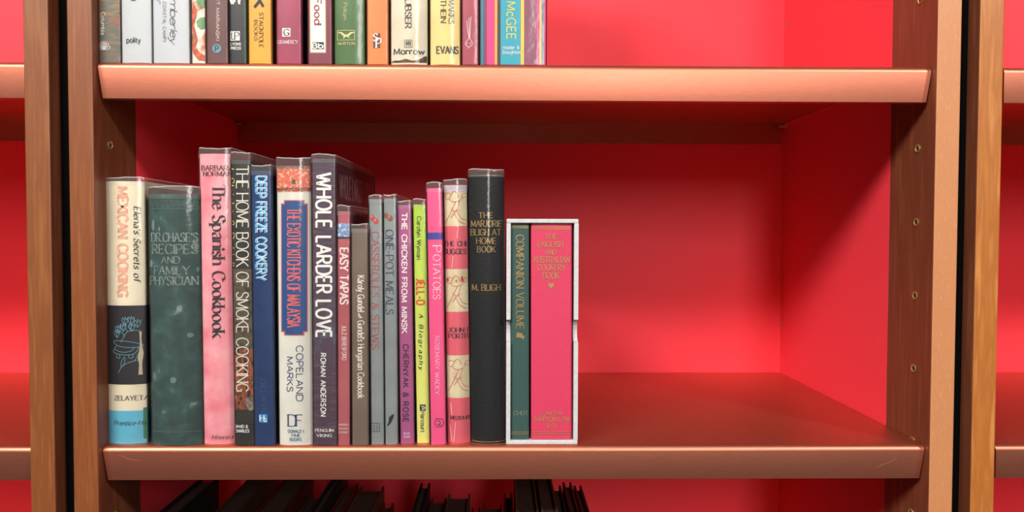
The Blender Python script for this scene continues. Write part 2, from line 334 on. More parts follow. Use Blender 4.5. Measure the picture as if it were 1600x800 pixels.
# ------------------------------------------------------------------ books
EPS = .0004
class Book:
    """a book standing on a shelf; pixel measures of its spine are turned into metres at its own depth"""
    def __init__(s, label, top, bot, vt, vb, zs, cover, bulge=.0006, r=.0012, board=.0024, depth=.165, height=None, wrap=None, cat='book', group=None, name='book', Y=None, wrapdepth=None, pages=True):
        uL, uR = bot; s.Y = max(.003, on_z((uL+uR)/2, vb, zs)[1]) if Y is None else Y
        A, B = at(uL, vb, s.Y), at(uR, vb, s.Y); xb = (A[0]+B[0])/2
        if top:
            a, b = at(top[0], vt, s.Y), at(top[1], vt, s.Y); xt = (a[0]+b[0])/2; zt = (a[2]+b[2])/2
            s.hw = ((B[0]-A[0])+(b[0]-a[0]))/4; s.h = zt-zs; s.tilt = math.atan2(xt-xb, s.h)
        else:
            s.hw = (B[0]-A[0])/2; s.h = height; s.tilt = 0
        s.b, s.r, s.bd, s.depth, s.mat = bulge, min(r, s.hw*.4), board, depth, cover
        s.hw -= .0003
        s.root = empty(name, (xb, s.Y, zs)); s.root.rotation_euler = (0, s.tilt, 0); s.org = np.array([xb, s.Y, zs])
        tag(s.root, label, cat, group)
        op = s.outer(0, depth); ip = s.outer(-board, depth, closed_back=False)
        s.cover = s.shell('cover', op, ip, 0, s.h, cover)
        if pages:
            e = .003 if board > .001 else .0003; hx = s.hw-board-.0001; y0 = s.b+s.bd+.002
            pb = box('page_block', -hx, hx, y0, depth-(.005 if board > .001 else .0006), e, s.h-e, M_PAGES, s.root)
        if wrap is not None:
            zw = at((uL+uR)/2, wrap, s.Y)[2]-zs if wrap > -900 else s.h+.008
            s.wrapper(zw, wrapdepth or depth*.93)
    def surf(s, x):
        t = max(-1, min(1, x/s.hw)); y = s.b*t*t; e = s.hw-abs(x)
        if e < s.r: y += s.r-math.sqrt(max(0, s.r*s.r-(s.r-max(e, 0))**2))
        return y
    def outer(s, off, depth, closed_back=True, n=22):
        hw = s.hw+off; pts = []
        xs = [-math.cos(math.pi*i/n) for i in range(n+1)]
        pts.append((-hw, depth)); pts.append((-hw, s.b+s.r+.004))
        for t in xs: pts.append((t*hw, s.surf(t*s.hw)-off))
        pts.append((hw, s.b+s.r+.004)); pts.append((hw, depth)); return pts
    def shell(s, name, op, ip, z0, z1, m):
        n = len(op); V = [(x, y, z0) for x, y in op]+[(x, y, z1) for x, y in op]+[(x, y, z0) for x, y in ip]+[(x, y, z1) for x, y in ip]; Fc = []
        for i in range(n-1):
            Fc += [(i, i+1, n+i+1, n+i), (2*n+i+1, 2*n+i, 3*n+i, 3*n+i+1), (n+i, n+i+1, 3*n+i+1, 3*n+i), (i+1, i, 2*n+i, 2*n+i+1)]
        Fc += [(0, n, 3*n, 2*n), (n-1, 3*n-1, 4*n-1, 2*n-1)]
        return fixn(link(name, V, Fc, m, s.root, True))
    def wrapper(s, zw, depth, off=.0007):
        op = s.outer(off, depth); n = len(op); rnd = random.Random(int(s.hw*1e6)); ph = rnd.random()*6
        z0 = .0006; rows = [z0, s.h*.5, s.h, zw]
        V = []; Fc = []
        for j, z in enumerate(rows):
            for i, (x, y) in enumerate(op):
                k = 0 if j < 3 else (.0005*math.sin(i*.3+ph)+.00012*math.sin(i*1.1+ph*2))
                lean = 0 if j < 3 else .0008
                V.append((x*(1-lean/s.hw*.4), y+lean, z+k))
        for j in range(len(rows)-1):
            for i in range(n-1): Fc.append((j*n+i, j*n+i+1, (j+1)*n+i+1, (j+1)*n+i))
        w = link('clear_wrapper', V, Fc, CLEAR, s.root, True); s.wrap = w
        top = V[-n:]; rv = []; rf = []
        for i, (x, y, z) in enumerate(top): rv += [(x, y-.0001, z-.0006), (x, y-.0001, z+.0002)]
        for i in range(n-1): rf.append((2*i, 2*i+2, 2*i+3, 2*i+1))
        link('wrapper_edge_glint', rv, rf, RIM_GLINT, w)  # top edge of the film, its bright rim painted by the pale ribbon
        fv = [(x*(1+.0003/s.hw), y-.0003, s.h-.0035) for x, y in op]+[(x*(1+.0003/s.hw), y-.0003, z) for x, y, z in top]
        link('wrapper_fold', fv, [(i, i+1, n+i+1, n+i) for i in range(n-1)], FOLD, w, True)
        # pale vertical strips painted as glints where the film folds round the spine
        rv = []; rf = []
        for sg in (-1, 1):
            b = len(rv); x = sg*(s.hw+off)
            yb = s.surf(s.hw)
            rv += [(x, yb-.0006, z0), (x, yb+.0000, z0), (x, yb+.0000, zw-.001), (x, yb-.0006, zw-.001)]; rf.append((b, b+1, b+2, b+3))
        link('wrapper_edge_glint', rv, rf, RIM_GLINT, w)
    # --- print on the spine
    def loc(s, u, v):
        p = at(u, v, s.Y)-s.org; c, sn = math.cos(-s.tilt), math.sin(-s.tilt)
        return np.array([p[0]*c+p[2]*sn, p[2]*c-p[0]*sn])
    def emit(s, q, name, m, eps=EPS):
        bm = bmesh.new(); vs = [bm.verts.new((x, 0, z)) for x, z in q.v]
        for f in q.f:
            try: bm.faces.new([vs[i] for i in f])
            except ValueError: pass
        for t in (-1, -.985, -.96, -.92, -.85, -.75, -.62, -.48, -.34, -.2, -.07, .07, .2, .34, .48, .62, .75, .85, .92, .96, .985, 1):
            bmesh.ops.bisect_plane(bm, geom=bm.verts[:]+bm.edges[:]+bm.faces[:], plane_co=(t*s.hw, 0, 0), plane_no=(t or 1, 0, 0), clear_outer=abs(t) == 1, dist=1e-7)
        for v in bm.verts: v.co.y = s.surf(v.co.x)-eps
        bm.normal_update()
        me = bpy.data.meshes.new(name); bm.to_mesh(me); bm.free(); me.materials.append(m)
        o = bpy.data.objects.new(name, me); C.objects.link(o); o.parent = s.root
        me = o.data
        # face the viewer
        flip = [p for p in me.polygons if p.normal.y > 0]
        if flip: 
            bm = bmesh.new(); bm.from_mesh(me); bmesh.ops.reverse_faces(bm, faces=[f for f in bm.faces if f.normal.y > 0]); bm.to_mesh(me); bm.free()
        return o
    def text(s, t, rect, m, rot=False, eps=EPS, name='lettering', **k):
        u0, v0, u1, v1 = rect; q = Quads()
        if rot:
            a = s.loc(u0, v0); b = s.loc(u0, v1); c = s.loc(u1, (v0+v1)/2); d = s.loc(u0, (v0+v1)/2)
            L = np.hypot(*(b-a)); H = c[0]-d[0]; layout(q, t, L, H, **k)
            q.v = [(a[0]+(b[0]-a[0])*(x/L)+y, a[1]-x) for x, y in q.v]
        else:
            a = s.loc(u0, v1); b = s.loc(u1, v1); c = s.loc(u0, v0)
            L = b[0]-a[0]; H = c[1]-a[1]; layout(q, t, L, H, **k)
            q.v = [(a[0]+x, a[1]+y+(b[1]-a[1])*x/L) for x, y in q.v]
        return s.emit(q, name, m, eps)
    def rect(s, rect, m, name='printed_panel', eps=.00014, nx=14, notch=0):
        u0, v0, u1, v1 = rect; a = s.loc(u0, v1); b = s.loc(u1, v0); q = Quads()
        for i in range(nx):
            xa = a[0]+(b[0]-a[0])*i/nx; xb = a[0]+(b[0]-a[0])*(i+1)/nx
            q.poly([(xa, a[1]), (xb, a[1]), (xb, b[1]), (xa, b[1])])
        return s.emit(q, name, m, eps)
    def band(s, v0, v1, m, name='jacket_band', eps=.00012, back=.06):
        uc = 800+(s.org[0]-CAM[0])*F_PX/(s.Y-CAM[1]); z1 = min(s.h, s.loc(uc, v0)[1]); z0 = max(0, s.loc(uc, v1)[1])
        op = s.outer(eps, min(back, s.depth-.001)); n = len(op)
        V = [(x, y, z0) for x, y in op]+[(x, y, z1) for x, y in op]
        return link(name, V, [(i, i+1, n+i+1, n+i) for i in range(n-1)], m, s.root, True)
    def draw(s, lines, m, wpx, name='printed_drawing', eps=EPS, smooth=True):
        q = Quads(); w = wpx*(s.Y-CAM[1])/F_PX
        for ln in lines:
            P = [s.loc(*p) for p in ln]
            cl = False
            if smooth and len(P) > 2: P, cl = catmull(P, 5)
            q.ribbon(P, lambda d: w, cl)
        return s.emit(q, name, m, eps)
    def blob(s, polys, m, name='printed_mark', eps=EPS):
        q = Quads()
        for p in polys: q.poly([s.loc(*a) for a in p])
        return s.emit(q, name, m, eps)
def ell(cx, cy, rx, ry, n=14, a0=0): return [(cx+rx*math.cos(2*math.pi*i/n+a0), cy+ry*math.sin(2*math.pi*i/n+a0)) for i in range(n)]
def pm(c, rough=.55): 
    n = 'print_%02x%02x%02x' % tuple(c); return mat(n, c, rough)
WHITE, BLACK, NAVY = pm((240, 238, 232)), pm((24, 22, 24)), pm((30, 62, 110))
GOLD = mat('gold_foil', (196, 164, 104), .35, metal=.55)
SILVER = mat('silver_foil', (158, 170, 164), .45, (96, 118, 112), 300, .35, .7, metal=.2)
PAPER = dict(rough=.5)
SERIF = dict(wt=.15, thin=.055, serif=.07)
BOLD = dict(wt=.22, thin=.2)
G1 = 'cookbooks on the middle shelf'; G2 = 'books on the top shelf'
# 1
b = Book('thick cream and black jacketed Mexican cookbook with a light blue foot, leftmost on its shelf', (160, 222), (163.5, 227.5), 283, 693.5, 0, mat('cream_jacket', (236, 226, 200), .5, (224, 211, 182), 40, .4, .7, (1, 1, .3)), bulge=.004, wrap=277, group=G1, depth=.16)
b.band(477.5, 601, mat('black_jacket', (36, 32, 38), .45)); b.band(642, 694, mat('sky_jacket', (100, 184, 210), .45, (120, 196, 216), 60, .5, .8))
b.rect((222, 638, 227, 687), pm((70, 130, 80)), eps=.0003, nx=3)
b.text('MEXICAN COOKING', (184, 292, 199, 463), pm((232, 172, 146)), True, wt=.24, thin=.17, serif=.03)
b.text("Elena's Secrets of", (208.5, 323, 217.5, 439), BLACK, True, wt=.2, thin=.07, shear=.2)
b.text('ZELAYETA', (178, 618.5, 229, 625.5), pm((70, 66, 66)), wt=.17, thin=.07, serif=.07)
b.text('Prentice-Hall', (177.5, 657.5, 229, 664.5), pm((26, 52, 66)), wt=.15, thin=.06, shear=.25)
BL = pm((112, 168, 184))
ag = [[(189, 535), (200, 518), (219, 517)], [(177, 533), (196, 533), (219, 538), (219, 542), (200, 543), (184, 540), (177, 533)], [(182, 540), (177, 547), (178, 551), (190, 554), (206, 554), (213, 549), (215, 543)],
      [(179, 546), (190, 550), (203, 549), (210, 543)], [(182, 554), (183, 559), (187, 559), (187, 554)], [(201, 554), (202, 559), (207, 559), (208, 553)],
      [(185, 583), (190, 574), (200, 567), (214, 563)], [(190, 574), (190, 565), (195, 558), (195, 566), (190, 574)], [(200, 567), (210, 563), (215, 552)]]
for cx, cy in ((185, 512), (193, 509), (196, 499), (205, 498), (206, 509), (214, 503), (183, 519)):
    ag += [[(cx, cy+9), (cx-5, cy+2), (cx-4, cy-3)], [(cx, cy+9), (cx-1, cy+2), (cx, cy-4)], [(cx, cy+9), (cx+4, cy+2), (cx+4, cy-3)], [(cx-4, cy-3), (cx-1, cy+1), (cx, cy-4), (cx+2, cy+1), (cx+4, cy-3)]]
ag += [[(196, 526), (191, 520), (184, 515)], [(200, 518), (195, 512)], [(205, 517), (202, 510)]]
b.draw(ag, BL, .75, 'cactus_drawing')
b.blob([[(216, 518), (219.5, 519), (219, 530), (220, 540), (222, 552), (220, 569), (221, 586), (215, 586), (216, 570), (214, 560), (216, 548), (217, 534)]], mat('torn_paper', (200, 188, 160), .9), 'torn_edge')
# 2
b = Book('worn dark green cloth recipe volume with silver lettering, second from the left on its shelf', (226.5, 308), (232, 313), 303, 697, 0, mat('green_cloth', (38, 66, 64), .7, [(42, 72, 69), (48, 80, 76), (60, 92, 88), (132, 152, 142)], 75, .38, .70, bump=.35, bscale=900, detail=8), bulge=.0055, r=.002, wrap=291, group=G1, depth=.16)
for t, r in (("DR.CHASE'S", (234, 364, 306, 377.5)), ('RECIPES', (235.5, 382, 306, 396.5)), ('AND', (252, 401, 281, 411.5)), ('FAMILY', (239, 416, 294.5, 429)), ('PHYSICIAN', (231.5, 432, 306.5, 445.5))):
    b.text(t, r, SILVER, wt=.16, thin=.07, serif=.06)
BT = mat('blind_tooling', (84, 104, 100), .6)
b.draw([[(234, 675), (260, 675), (290, 675), (311, 675)]], BT, 1.1, 'tooled_line')
lines = [[(229, 310.5), (307, 310.5)], [(230, 326), (307, 326)]]
for i in range(9):
    x = 231+i*8.6; lines.append([(x, 321), (x+2, 315), (x+5, 314.5), (x+5.5, 319), (x+3, 319.5), (x+6, 323), (x+8.6, 321)])
b.draw(lines, BT, 1.1, 'tooled_border')
b.blob([ell(296, 524, 5, 4, 9), ell(271, 594, 5, 5, 9), ell(237, 352, 3, 9, 8), ell(248, 358, 2, 4, 7), ell(233, 412, 3.5, 6, 8), ell(306, 421, 2, 4, 7)], mat('green_scuff', (110, 134, 128), .85), 'scuff_mark')
# 3
b = Book('tall mottled pink Spanish cookbook with a curly black vertical title', (309, 359), (316, 367), 240, 694, 0, mat('pink_marbled', (232, 132, 146), .5, [(240, 158, 168), (244, 178, 184)], 45, .35, .65, bump=.05), bulge=.003, wrap=231, group=G1, depth=.17)
b.text('BARBARA', (314, 258.5, 363, 266), pm((70, 48, 48)), wt=.18, thin=.06, serif=.08); b.text('NORMAN', (317, 268, 361, 275), pm((70, 48, 48)), wt=.18, thin=.06, serif=.08)
b.text('The Spanish Cookbook', (332, 289, 351, 527), pm((52, 34, 38)), True, wt=.19, thin=.045, serif=.09, sp=13)
b.text('Atheneum', (330, 679.5, 369, 686), pm((140, 92, 86)), wt=.16, thin=.07, serif=.06)
# 4
b = Book('slim dark smoking cookbook with thin white vertical letters, right of the pink book', (360, 391), (367.5, 398), 250, 699, 0, mat('smoke_jacket', (52, 50, 46), .4, (34, 34, 34), 60, .4, .6), wrap=238, group=G1, depth=.175)
b.rect((365, 545, 398, 640), mat('ember_print', (36, 26, 22), .45, [(70, 42, 30), (176, 92, 56), (60, 36, 28), (190, 120, 80)], 190, .34, .66, (1, 1, .55)), nx=4)
b.rect((362, 420, 396, 545), mat('smoke_print', (44, 42, 38), .45, [(96, 84, 66), (52, 48, 42)], 120, .35, .7), nx=4)
b.blob([[(384, 622), (392, 618), (397, 626), (396, 640), (390, 642), (385, 634)]], mat('ash_print', (150, 136, 122), .6, (90, 80, 72), 300))
b.text('J. Sleight & R. Hull', (353.5, 258, 366, 414), pm((206, 204, 70)), True, wt=.12, thin=.05, shear=.15)
b.text('THE HOME BOOK OF SMOKE COOKING', (369.5, 259, 388, 612), pm((236, 230, 214)), True, wt=.095, thin=.07, serif=.03, sp=9)
b.text('DAVID &', (366.5, 664, 387.5, 668.5), WHITE, wt=.22, thin=.16); b.text('CHARLES', (367, 671, 389.5, 675.5), WHITE, wt=.22, thin=.16)
# 5
b = Book('narrow navy blue freezer cookbook with pale outlined vertical title', (391, 424), (397.5, 428.5), 267, 697.5, 0, mat('navy_jacket', (34, 62, 112), .35, (30, 54, 100), 60), wrap=258, group=G1, depth=.16)
LB = pm((96, 186, 232))
b.text('DEEP FREEZE COOKERY', (399.5, 276, 414.5, 438), LB, True, wt=.26, thin=.2, eps=.0002, sp=12)
b.text('DEEP FREEZE COOKERY', (402, 275, 417, 437), pm((228, 240, 246)), True, wt=.085, thin=.085, eps=.0004, sp=12)
b.text('DILLWYN', (408, 593, 416, 644), pm((70, 96, 136)), True, wt=.1)
b.blob([[(405, 647), (418, 647), (418, 660), (405, 660)]], pm((40, 150, 214))); b.text('H', (406.5, 648.5, 413, 658), WHITE, wt=.3); b.text('G', (412, 654, 417, 659), WHITE, wt=.2)
# 6
b = Book('white Malaysian cookbook with a blue vertical title panel and an orange patterned head', (428.5, 485), (435, 487.5), 259, 697.5, 0, mat('white_jacket', (228, 226, 216), .45, (218, 214, 202), 30, .4, .7), bulge=.004, wrap=246, group=G1, depth=.165)
ORN = pm((214, 104, 84))
b.band(259, 300, mat('batik_print', (226, 118, 92), .5, [(214, 92, 74), (238, 190, 160)], 420, .42, .6, detail=2))
b.band(259, 263.5, mat('batik_border', (84, 40, 36), .5, [(220, 150, 120), (60, 34, 34)], 900, .4, .55), eps=.0002); b.band(293, 298, MATS['batik_border'], eps=.0002)
b.blob([ell(459, 284, 3, 4.5, 8)], pm((60, 100, 70)))
BLU = mat('panel_blue', (36, 82, 142), .45)
nt_ = 5
def notched(u0, v0, u1, v1, n): return [[(u0+n, v0), (u1-n, v0), (u1-n, v1), (u0+n, v1)], [(u0, v0+n), (u0+n, v0+n), (u0+n, v1-n), (u0, v1-n)], [(u1-n, v0+n), (u1, v0+n), (u1, v1-n), (u1-n, v1-n)]]
b.blob(notched(438, 312.5, 480, 524.5, 5), ORN, 'title_panel_border', .00018); b.blob(notched(439.3, 314, 478.7, 523, 5.6), BLU, 'title_panel', .0003)
b.text('THE EXOTIC KITCHENS OF MALAYSIA', (449, 326, 469, 511), pm((232, 112, 108)), True, wt=.12, thin=.1, serif=.03, eps=.0005, sp=14)
b.text('COPELAND', (463, 540, 473, 627), NAVY, True, wt=.12); b.text('MARKS', (448, 557.5, 457.5, 612), NAVY, True, wt=.12)
b.text('DIF', (450, 648, 472, 666), NAVY, wt=.14, thin=.06, serif=.06, sp=-8)
b.text('DONALD I.', (450, 671.5, 475, 676), pm((60, 110, 140)), wt=.18); b.text('FINE', (456, 678, 469, 682.5), pm((60, 110, 140)), wt=.18); b.text('BOOKS', (453, 684.5, 471, 689), pm((60, 110, 140)), wt=.18)
# 7
PUR = mat('purple_woodgrain', (88, 62, 80), .5, [(70, 48, 66), (104, 78, 94)], 60, .35, .65, (.7, 3, 9))
b = Book('tall purple wood-grain cookbook with big white hand-drawn title', (486.5, 524), (489, 527), 248, 696, 0, PUR, wrap=241, group=G1, depth=.205)
b.rect((492, 418, 526, 570), mat('fish_print', (80, 58, 76), .5, [(82, 60, 78), (84, 92, 112), (58, 66, 84)], 90, .45, .72), nx=4)
for t, v0, v1 in (('WHOLE', 271, 356), ('LARDER', 370, 458), ('LOVE', 470, 527)):
    b.text(t, (494.5, v0, 517.5, v1), WHITE, True, wt=.17, thin=.15, sp=18)
b.text('ROHAN ANDERSON', (501.5, 552, 509, 650), WHITE, True, wt=.2, shear=.06, sp=24)
b.text('PENGUIN', (492.5, 670, 521, 674.5), WHITE, wt=.2, thin=.1, serif=.05); b.text('VIKING', (495, 678, 518.5, 682.5), WHITE, wt=.2, thin=.1, serif=.05)
q = Quads(); layout(q, 'WHOLE LARDER LOVE', .155, .020, wt=.16, sp=18)       # title on the front board
zc = b.loc(530, 307)[1]
o = link('lettering', [(b.hw+.0003, .016+x, zc+y) for x, y in q.v], q.f, mat('dull_white_print', (196, 178, 176), .6), b.root)
# 8
b = Book('short dusky rose tapas cookbook with a small blue photo near its head', (526.5, 547), (526.5, 547), 330, 695, 0, mat('rose_jacket', (184, 96, 102), .45, (174, 88, 96), 30), wrap=321, group=G1, depth=.19)
b.rect((526, 349, 547, 370), mat('blue_photo', (150, 176, 210), .4, [(96, 124, 170), (226, 230, 238)], 260, .4, .6), 'photo_print', nx=4); b.rect((526, 370, 547, 373), pm((60, 50, 60)), nx=4)
b.text('EASY TAPAS', (531.5, 388, 544, 475), pm((248, 236, 232)), True, wt=.18, thin=.13, serif=.04)
b.text('JULZ BERESFORD', (534.7, 509, 541, 562.5), pm((232, 204, 204)), True, wt=.16)
for i, t in enumerate(('MURDOCH', 'BOOKS', 'SYDNEY')): b.text(t, (529, 662+i*6, 545, 664.8+i*6), pm((226, 190, 190)), wt=.2)
# 9
b = Book('low taupe brown Hungarian cookbook, the shortest spine in its row', (548, 575), (550, 575.5), 357, 696, 0, mat('taupe_jacket', (122, 104, 90), .5, (112, 95, 82), 40), wrap=350, group=G1, depth=.18)
b.text('K\u00e1roly Gundel @ Gundel\'s Hungarian Cookbook', (559, 431, 569, 622), pm((240, 230, 216)), True, wt=.2, thin=.12, serif=.03)
# 10
GREY = mat('grey_jacket', (146, 152, 152), .4, (138, 144, 145), 40)
b = Book('thin grey casserole cookbook with two red cherries above its red title', (576, 597), (579, 600.5), 311, 694, 0, GREY, wrap=305, group=G1, depth=.16)
RED = pm((196, 62, 56)); b.blob([ell(581.5, 340, 3.6, 4.6), ell(587.5, 345.5, 3.9, 4.4)], RED, 'cherry_print'); b.blob([ell(580.5, 338.5, 1, 1.2, 7), ell(586.5, 344, 1.2, 1.2, 7)], pm((250, 190, 180)), eps=.0005)
b.text('CASSEROLES & STEWS', (580, 362, 592, 545), pm((190, 88, 88)), True, wt=.12, thin=.06, serif=.06)
b.draw([[(580, 661), (593, 661)], [(593, 661), (593, 674)], [(593, 674), (580, 674)], [(580, 674), (580, 661)], [(584, 663), (584, 671), (589, 671), (589, 663)]], pm((74, 82, 88)), .9, smooth=False)
# 11
b = Book('thin grey one-pot cookbook with two brown chestnuts above its navy title', (598.5, 619.5), (602, 621.5), 310, 694, 0, GREY, wrap=304, group=G1, depth=.16)
b.blob([ell(602.8, 336.5, 3.4, 4), ell(609.5, 341, 4.2, 4.6)], pm((146, 82, 56)), 'chestnut_print'); b.blob([ell(608, 339, 1.2, 1.4, 7)], pm((220, 170, 140)), eps=.0005)
b.text('ONE-POT MEALS', (602.5, 359, 614.5, 491), pm((44, 62, 92)), True, wt=.12, thin=.06, serif=.06)
b.blob([[(604, 666), (607, 660), (608, 652), (612, 648), (616, 647), (614, 654), (611, 660), (608, 664)]], BLACK)
# 12
b = Book('slim mauve pink cookbook with white slab capitals, between grey and lime spines', (620, 642.5), (625, 647.5), 320, 692.5, 0, mat('mauve_jacket', (178, 88, 140), .42, (168, 80, 132), 30), wrap=314, group=G1, depth=.165)
b.text('THE CHICKEN FROM MINSK', (628, 333, 636, 520), WHITE, True, wt=.22, thin=.18, serif=.08, sp=22)
b.text('CHERNYAK & ROSE', (630, 538, 638, 659), pm((48, 26, 48)), True, wt=.17, sp=24)
b.text('Basic', (631, 675, 641, 678.5), pm((238, 200, 220)), wt=.2); b.text('Books', (631, 680, 641, 683.5), pm((238, 200, 220)), wt=.2)
# 13
mL = mat('lime_jacket', (184, 216, 76), .42)
nt = mL.node_tree; tc = nt.nodes.new('ShaderNodeTexCoord'); sx = nt.nodes.new('ShaderNodeSeparateXYZ'); rp = nt.nodes.new('ShaderNodeMapRange'); mx = nt.nodes.new('ShaderNodeMix'); mx.data_type = 'RGBA'
nt.links.new(tc.outputs['Object'], sx.inputs[0]); nt.links.new(sx.outputs[2], rp.inputs[0]); rp.inputs[1].default_value = .02; rp.inputs[2].default_value = .2
nt.links.new(rp.outputs[0], mx.inputs[0]); mx.inputs[6].default_value = lin((232, 230, 128)); mx.inputs[7].default_value = lin((176, 212, 58)); nt.links.new(mx.outputs[2], nt.nodes['Principled BSDF'].inputs['Base Color'])
b = Book('slim lime green to yellow gelatine history with bold red word on its spine', (645, 665.5), (651, 672), 319.5, 692, 0, mL, wrap=311, group=G1, depth=.165)
b.text('Carolyn Wyman', (651.5, 338, 658, 405.5), BLACK, True, wt=.15, thin=.08, serif=.05)
b.text('JELL-O', (651, 435.5, 663, 476), pm((232, 70, 40)), True, wt=.3, thin=.28, sp=26)
b.text('A Biography', (655, 490, 661, 577), BLACK, True, wt=.24, thin=.1, shear=.25, sp=46)
b.blob([[(656, 632), (665, 632), (665, 641.5), (656, 641.5)]], BLACK); b.draw([[(658, 634), (661, 637), (659, 640)], [(661, 634), (664, 637), (661, 640)]], WHITE, 1, eps=.0005)
b.text('Harcourt', (657.5, 643.5, 664, 675), BLACK, True, wt=.14)
# 14
b = Book('hot pink potato cookbook with one royal blue stripe near its head', (665.5, 691), (673.5, 696.5), 294, 694, 0, mat('hotpink_jacket', (246, 92, 148), .4, (240, 86, 142), 20), wrap=285, group=G1, depth=.165)
b.band(363, 374, mat('royal_blue_band', (62, 66, 160), .4))
b.text('P', (676, 384, 689.5, 394), pm((252, 214, 226)), True, wt=.12, thin=.06, serif=.06); b.text('OTATOES', (677, 398, 688, 467.5), pm((252, 214, 226)), True, wt=.12, thin=.06, serif=.06)
b.text('ROSEMARY WADEY', (680, 525.5, 686.5, 616), pm((250, 200, 218)), True, wt=.13, thin=.07, serif=.06)
b.draw([[(682, 654), (690, 654)], [(690, 654), (694, 660)], [(694, 660), (690, 667)], [(690, 667), (682, 667)], [(682, 667), (679, 660)], [(679, 660), (682, 654)]], pm((70, 24, 50)), .9, smooth=False); b.draw([[(683, 658), (686, 657), (688, 661), (684, 664), (690, 664)]], pm((70, 24, 50)), .9)
# 15
b = Book('cream spine with three coral pink bands and red chef line drawings', (692, 729.5), (698.5, 735), 289, 692.5, 0, mat('aged_cream', (226, 214, 178), .6, (208, 192, 152), 60, .4, .7), bulge=.004, wrap=280, group=G1, depth=.165)
CB = mat('coral_band', (222, 96, 112), .55, [(224, 98, 114), (228, 108, 122), (240, 190, 180)], 70, .5, .78, (1, 1, .3))
b.band(289, 300, mat('faded_lilac', (206, 190, 196), .6))
for v in ((353, 420), (487, 555), (621.5, 693)): b.band(v[0], v[1], CB)
b.text('THE CHEF', (693, 377, 737, 384.5), pm((54, 20, 26)), wt=.18, thin=.08, serif=.08); b.text('SUGGESTS', (693.5, 389, 740, 397), pm((54, 20, 26)), wt=.18, thin=.08, serif=.08)
b.text('JOHN P.', (701, 512, 737, 519), pm((54, 20, 26)), wt=.18, thin=.08, serif=.08); b.text('PORTER', (701, 521.5, 736, 528.5), pm((54, 20, 26)), wt=.18, thin=.08, serif=.08); b.text('MELBOURNE', (704, 650, 740, 655.5), pm((54, 20, 26)), wt=.18, thin=.08, serif=.08)
PK = pm((206, 104, 104)); dl = []
for oy, ox in ((300, 0), (432, 2.5), (562, 5)):
    dl += [[(695+ox, oy+4), (700+ox, oy+1), (704+ox, oy+4), (702+ox, oy+9), (704+ox, oy+14), (712+ox, oy+15), (720+ox, oy+12), (723+ox, oy+3), (728+ox, oy+2)],
           [(712+ox, oy+15), (706+ox, oy+28), (697+ox, oy+46), (693+ox, oy+50)], [(718+ox, oy+13), (713+ox, oy+28), (704+ox, oy+40)], [(704+ox, oy+26), (711+ox, oy+30), (717+ox, oy+27)],
           [(713+ox, oy+28), (720+ox, oy+40), (729+ox, oy+44)], [(708+ox, oy+30), (716+ox, oy+44), (726+ox, oy+50)], [(704+ox, oy+4), (709+ox, oy-1), (714+ox, oy+2), (716+ox, oy+8)], [(695+ox, oy+8), (698+ox, oy+11), (702+ox, oy+11)], [(721+ox, oy+6), (724+ox, oy+9), (728+ox, oy+6)]]
b.draw(dl, PK, .8, 'chef_drawing')
b.blob([ell(699, 437, 1.8, 3.5, 8), ell(722, 436, 2, 5, 8), ell(713, 439, 1.5, 2, 8)], pm((196, 70, 80))); b.draw([[(716, 353), (714, 372)], [(708, 400), (706, 420)], [(704, 630), (706, 648)], [(712, 660), (709, 690)], [(703, 664), (706, 690)]], pm((242, 206, 196)), 1, 'crease_mark')
# 16
LEA = mat('black_leather', (16, 18, 22), .5, spec=.2, bump=.45, bscale=800, bstretch=(1, 1, 1))
b = Book('tall thick black leather household book with gold lettering, beside the white slipcase', (731, 787.5), (735.5, 790), 270, 693, 0, LEA, bulge=.006, r=.002, wrap=264, group=G1, depth=.165)
for t, r in (('THE', (748, 332, 770, 340.5)), ('MARJORIE', (736, 344.5, 783.5, 354)), ('BLIGH AT', (735.5, 358, 782.5, 367.5)), ('HOME', (744.5, 371.5, 775.5, 381)), ('BOOK', (746, 385, 774, 394)), ('M. BLIGH', (737.5, 444.5, 782, 454))):
    b.text(t, r, GOLD, wt=.15, thin=.08, serif=.06)
for v in (274, 690.5): b.draw([[(731, v), (790, v)]], GOLD, .9, 'gilt_line')
# 17 slipcase with two volumes
Ys = .004
A = at(790, 691, Ys); B = at(902.5, 691, Ys); tp = at(846, 342, Ys)[2]
sx0, sx1 = A[0]+.0004, B[0]; sd = .145; wt_ = .0036
root = empty('book_slipcase', ((sx0+sx1)/2, Ys, 0)); tag(root, 'open white slipcase with thumb notches holding two volumes', 'slipcase')
hw = (sx1-sx0)/2; MW = mat('white_board', (214, 215, 215), .5, (204, 205, 205), 300, .4, .6, bump=.15, bscale=900)
vz = lambda v: at(846, v, Ys)[2]
n0, n1 = vz(534.5), vz(499.5)
def side(sg):
    """side wall with a rounded thumb notch cut into its front edge"""
    pr = [(0, wt_), (0, n0)]
    for k in range(9):
        a = -math.pi/2+math.pi*k/8; pr.append((.010*math.cos(a)**.6 if 0 < k < 8 else 0, (n0+n1)/2+(n1-n0)/2*math.sin(a)))
    pr += [(0, n1), (0, tp-wt_), (sd, tp-wt_), (sd, wt_)]
    pr2 = [pr[0]]
    for p in pr[1:]:
        if abs(p[0]-pr2[-1][0])+abs(p[1]-pr2[-1][1]) > 1e-6: pr2.append(p)
    xa, xb = sorted((sg*hw, sg*(hw-wt_)))
    return sweep('side_wall', pr2, xa, xb, MW, root, smooth=False)
side(-1); side(1)
box('top_wall', -hw, hw, 0, sd, tp-wt_, tp, MW, root, .0008); box('bottom_wall', -hw, hw, 0, sd, 0, wt_, MW, root, .0008); box('back_wall', -hw+wt_, hw-wt_, sd-.003, sd, wt_, tp-wt_, MW, root)
zi = wt_+.0004
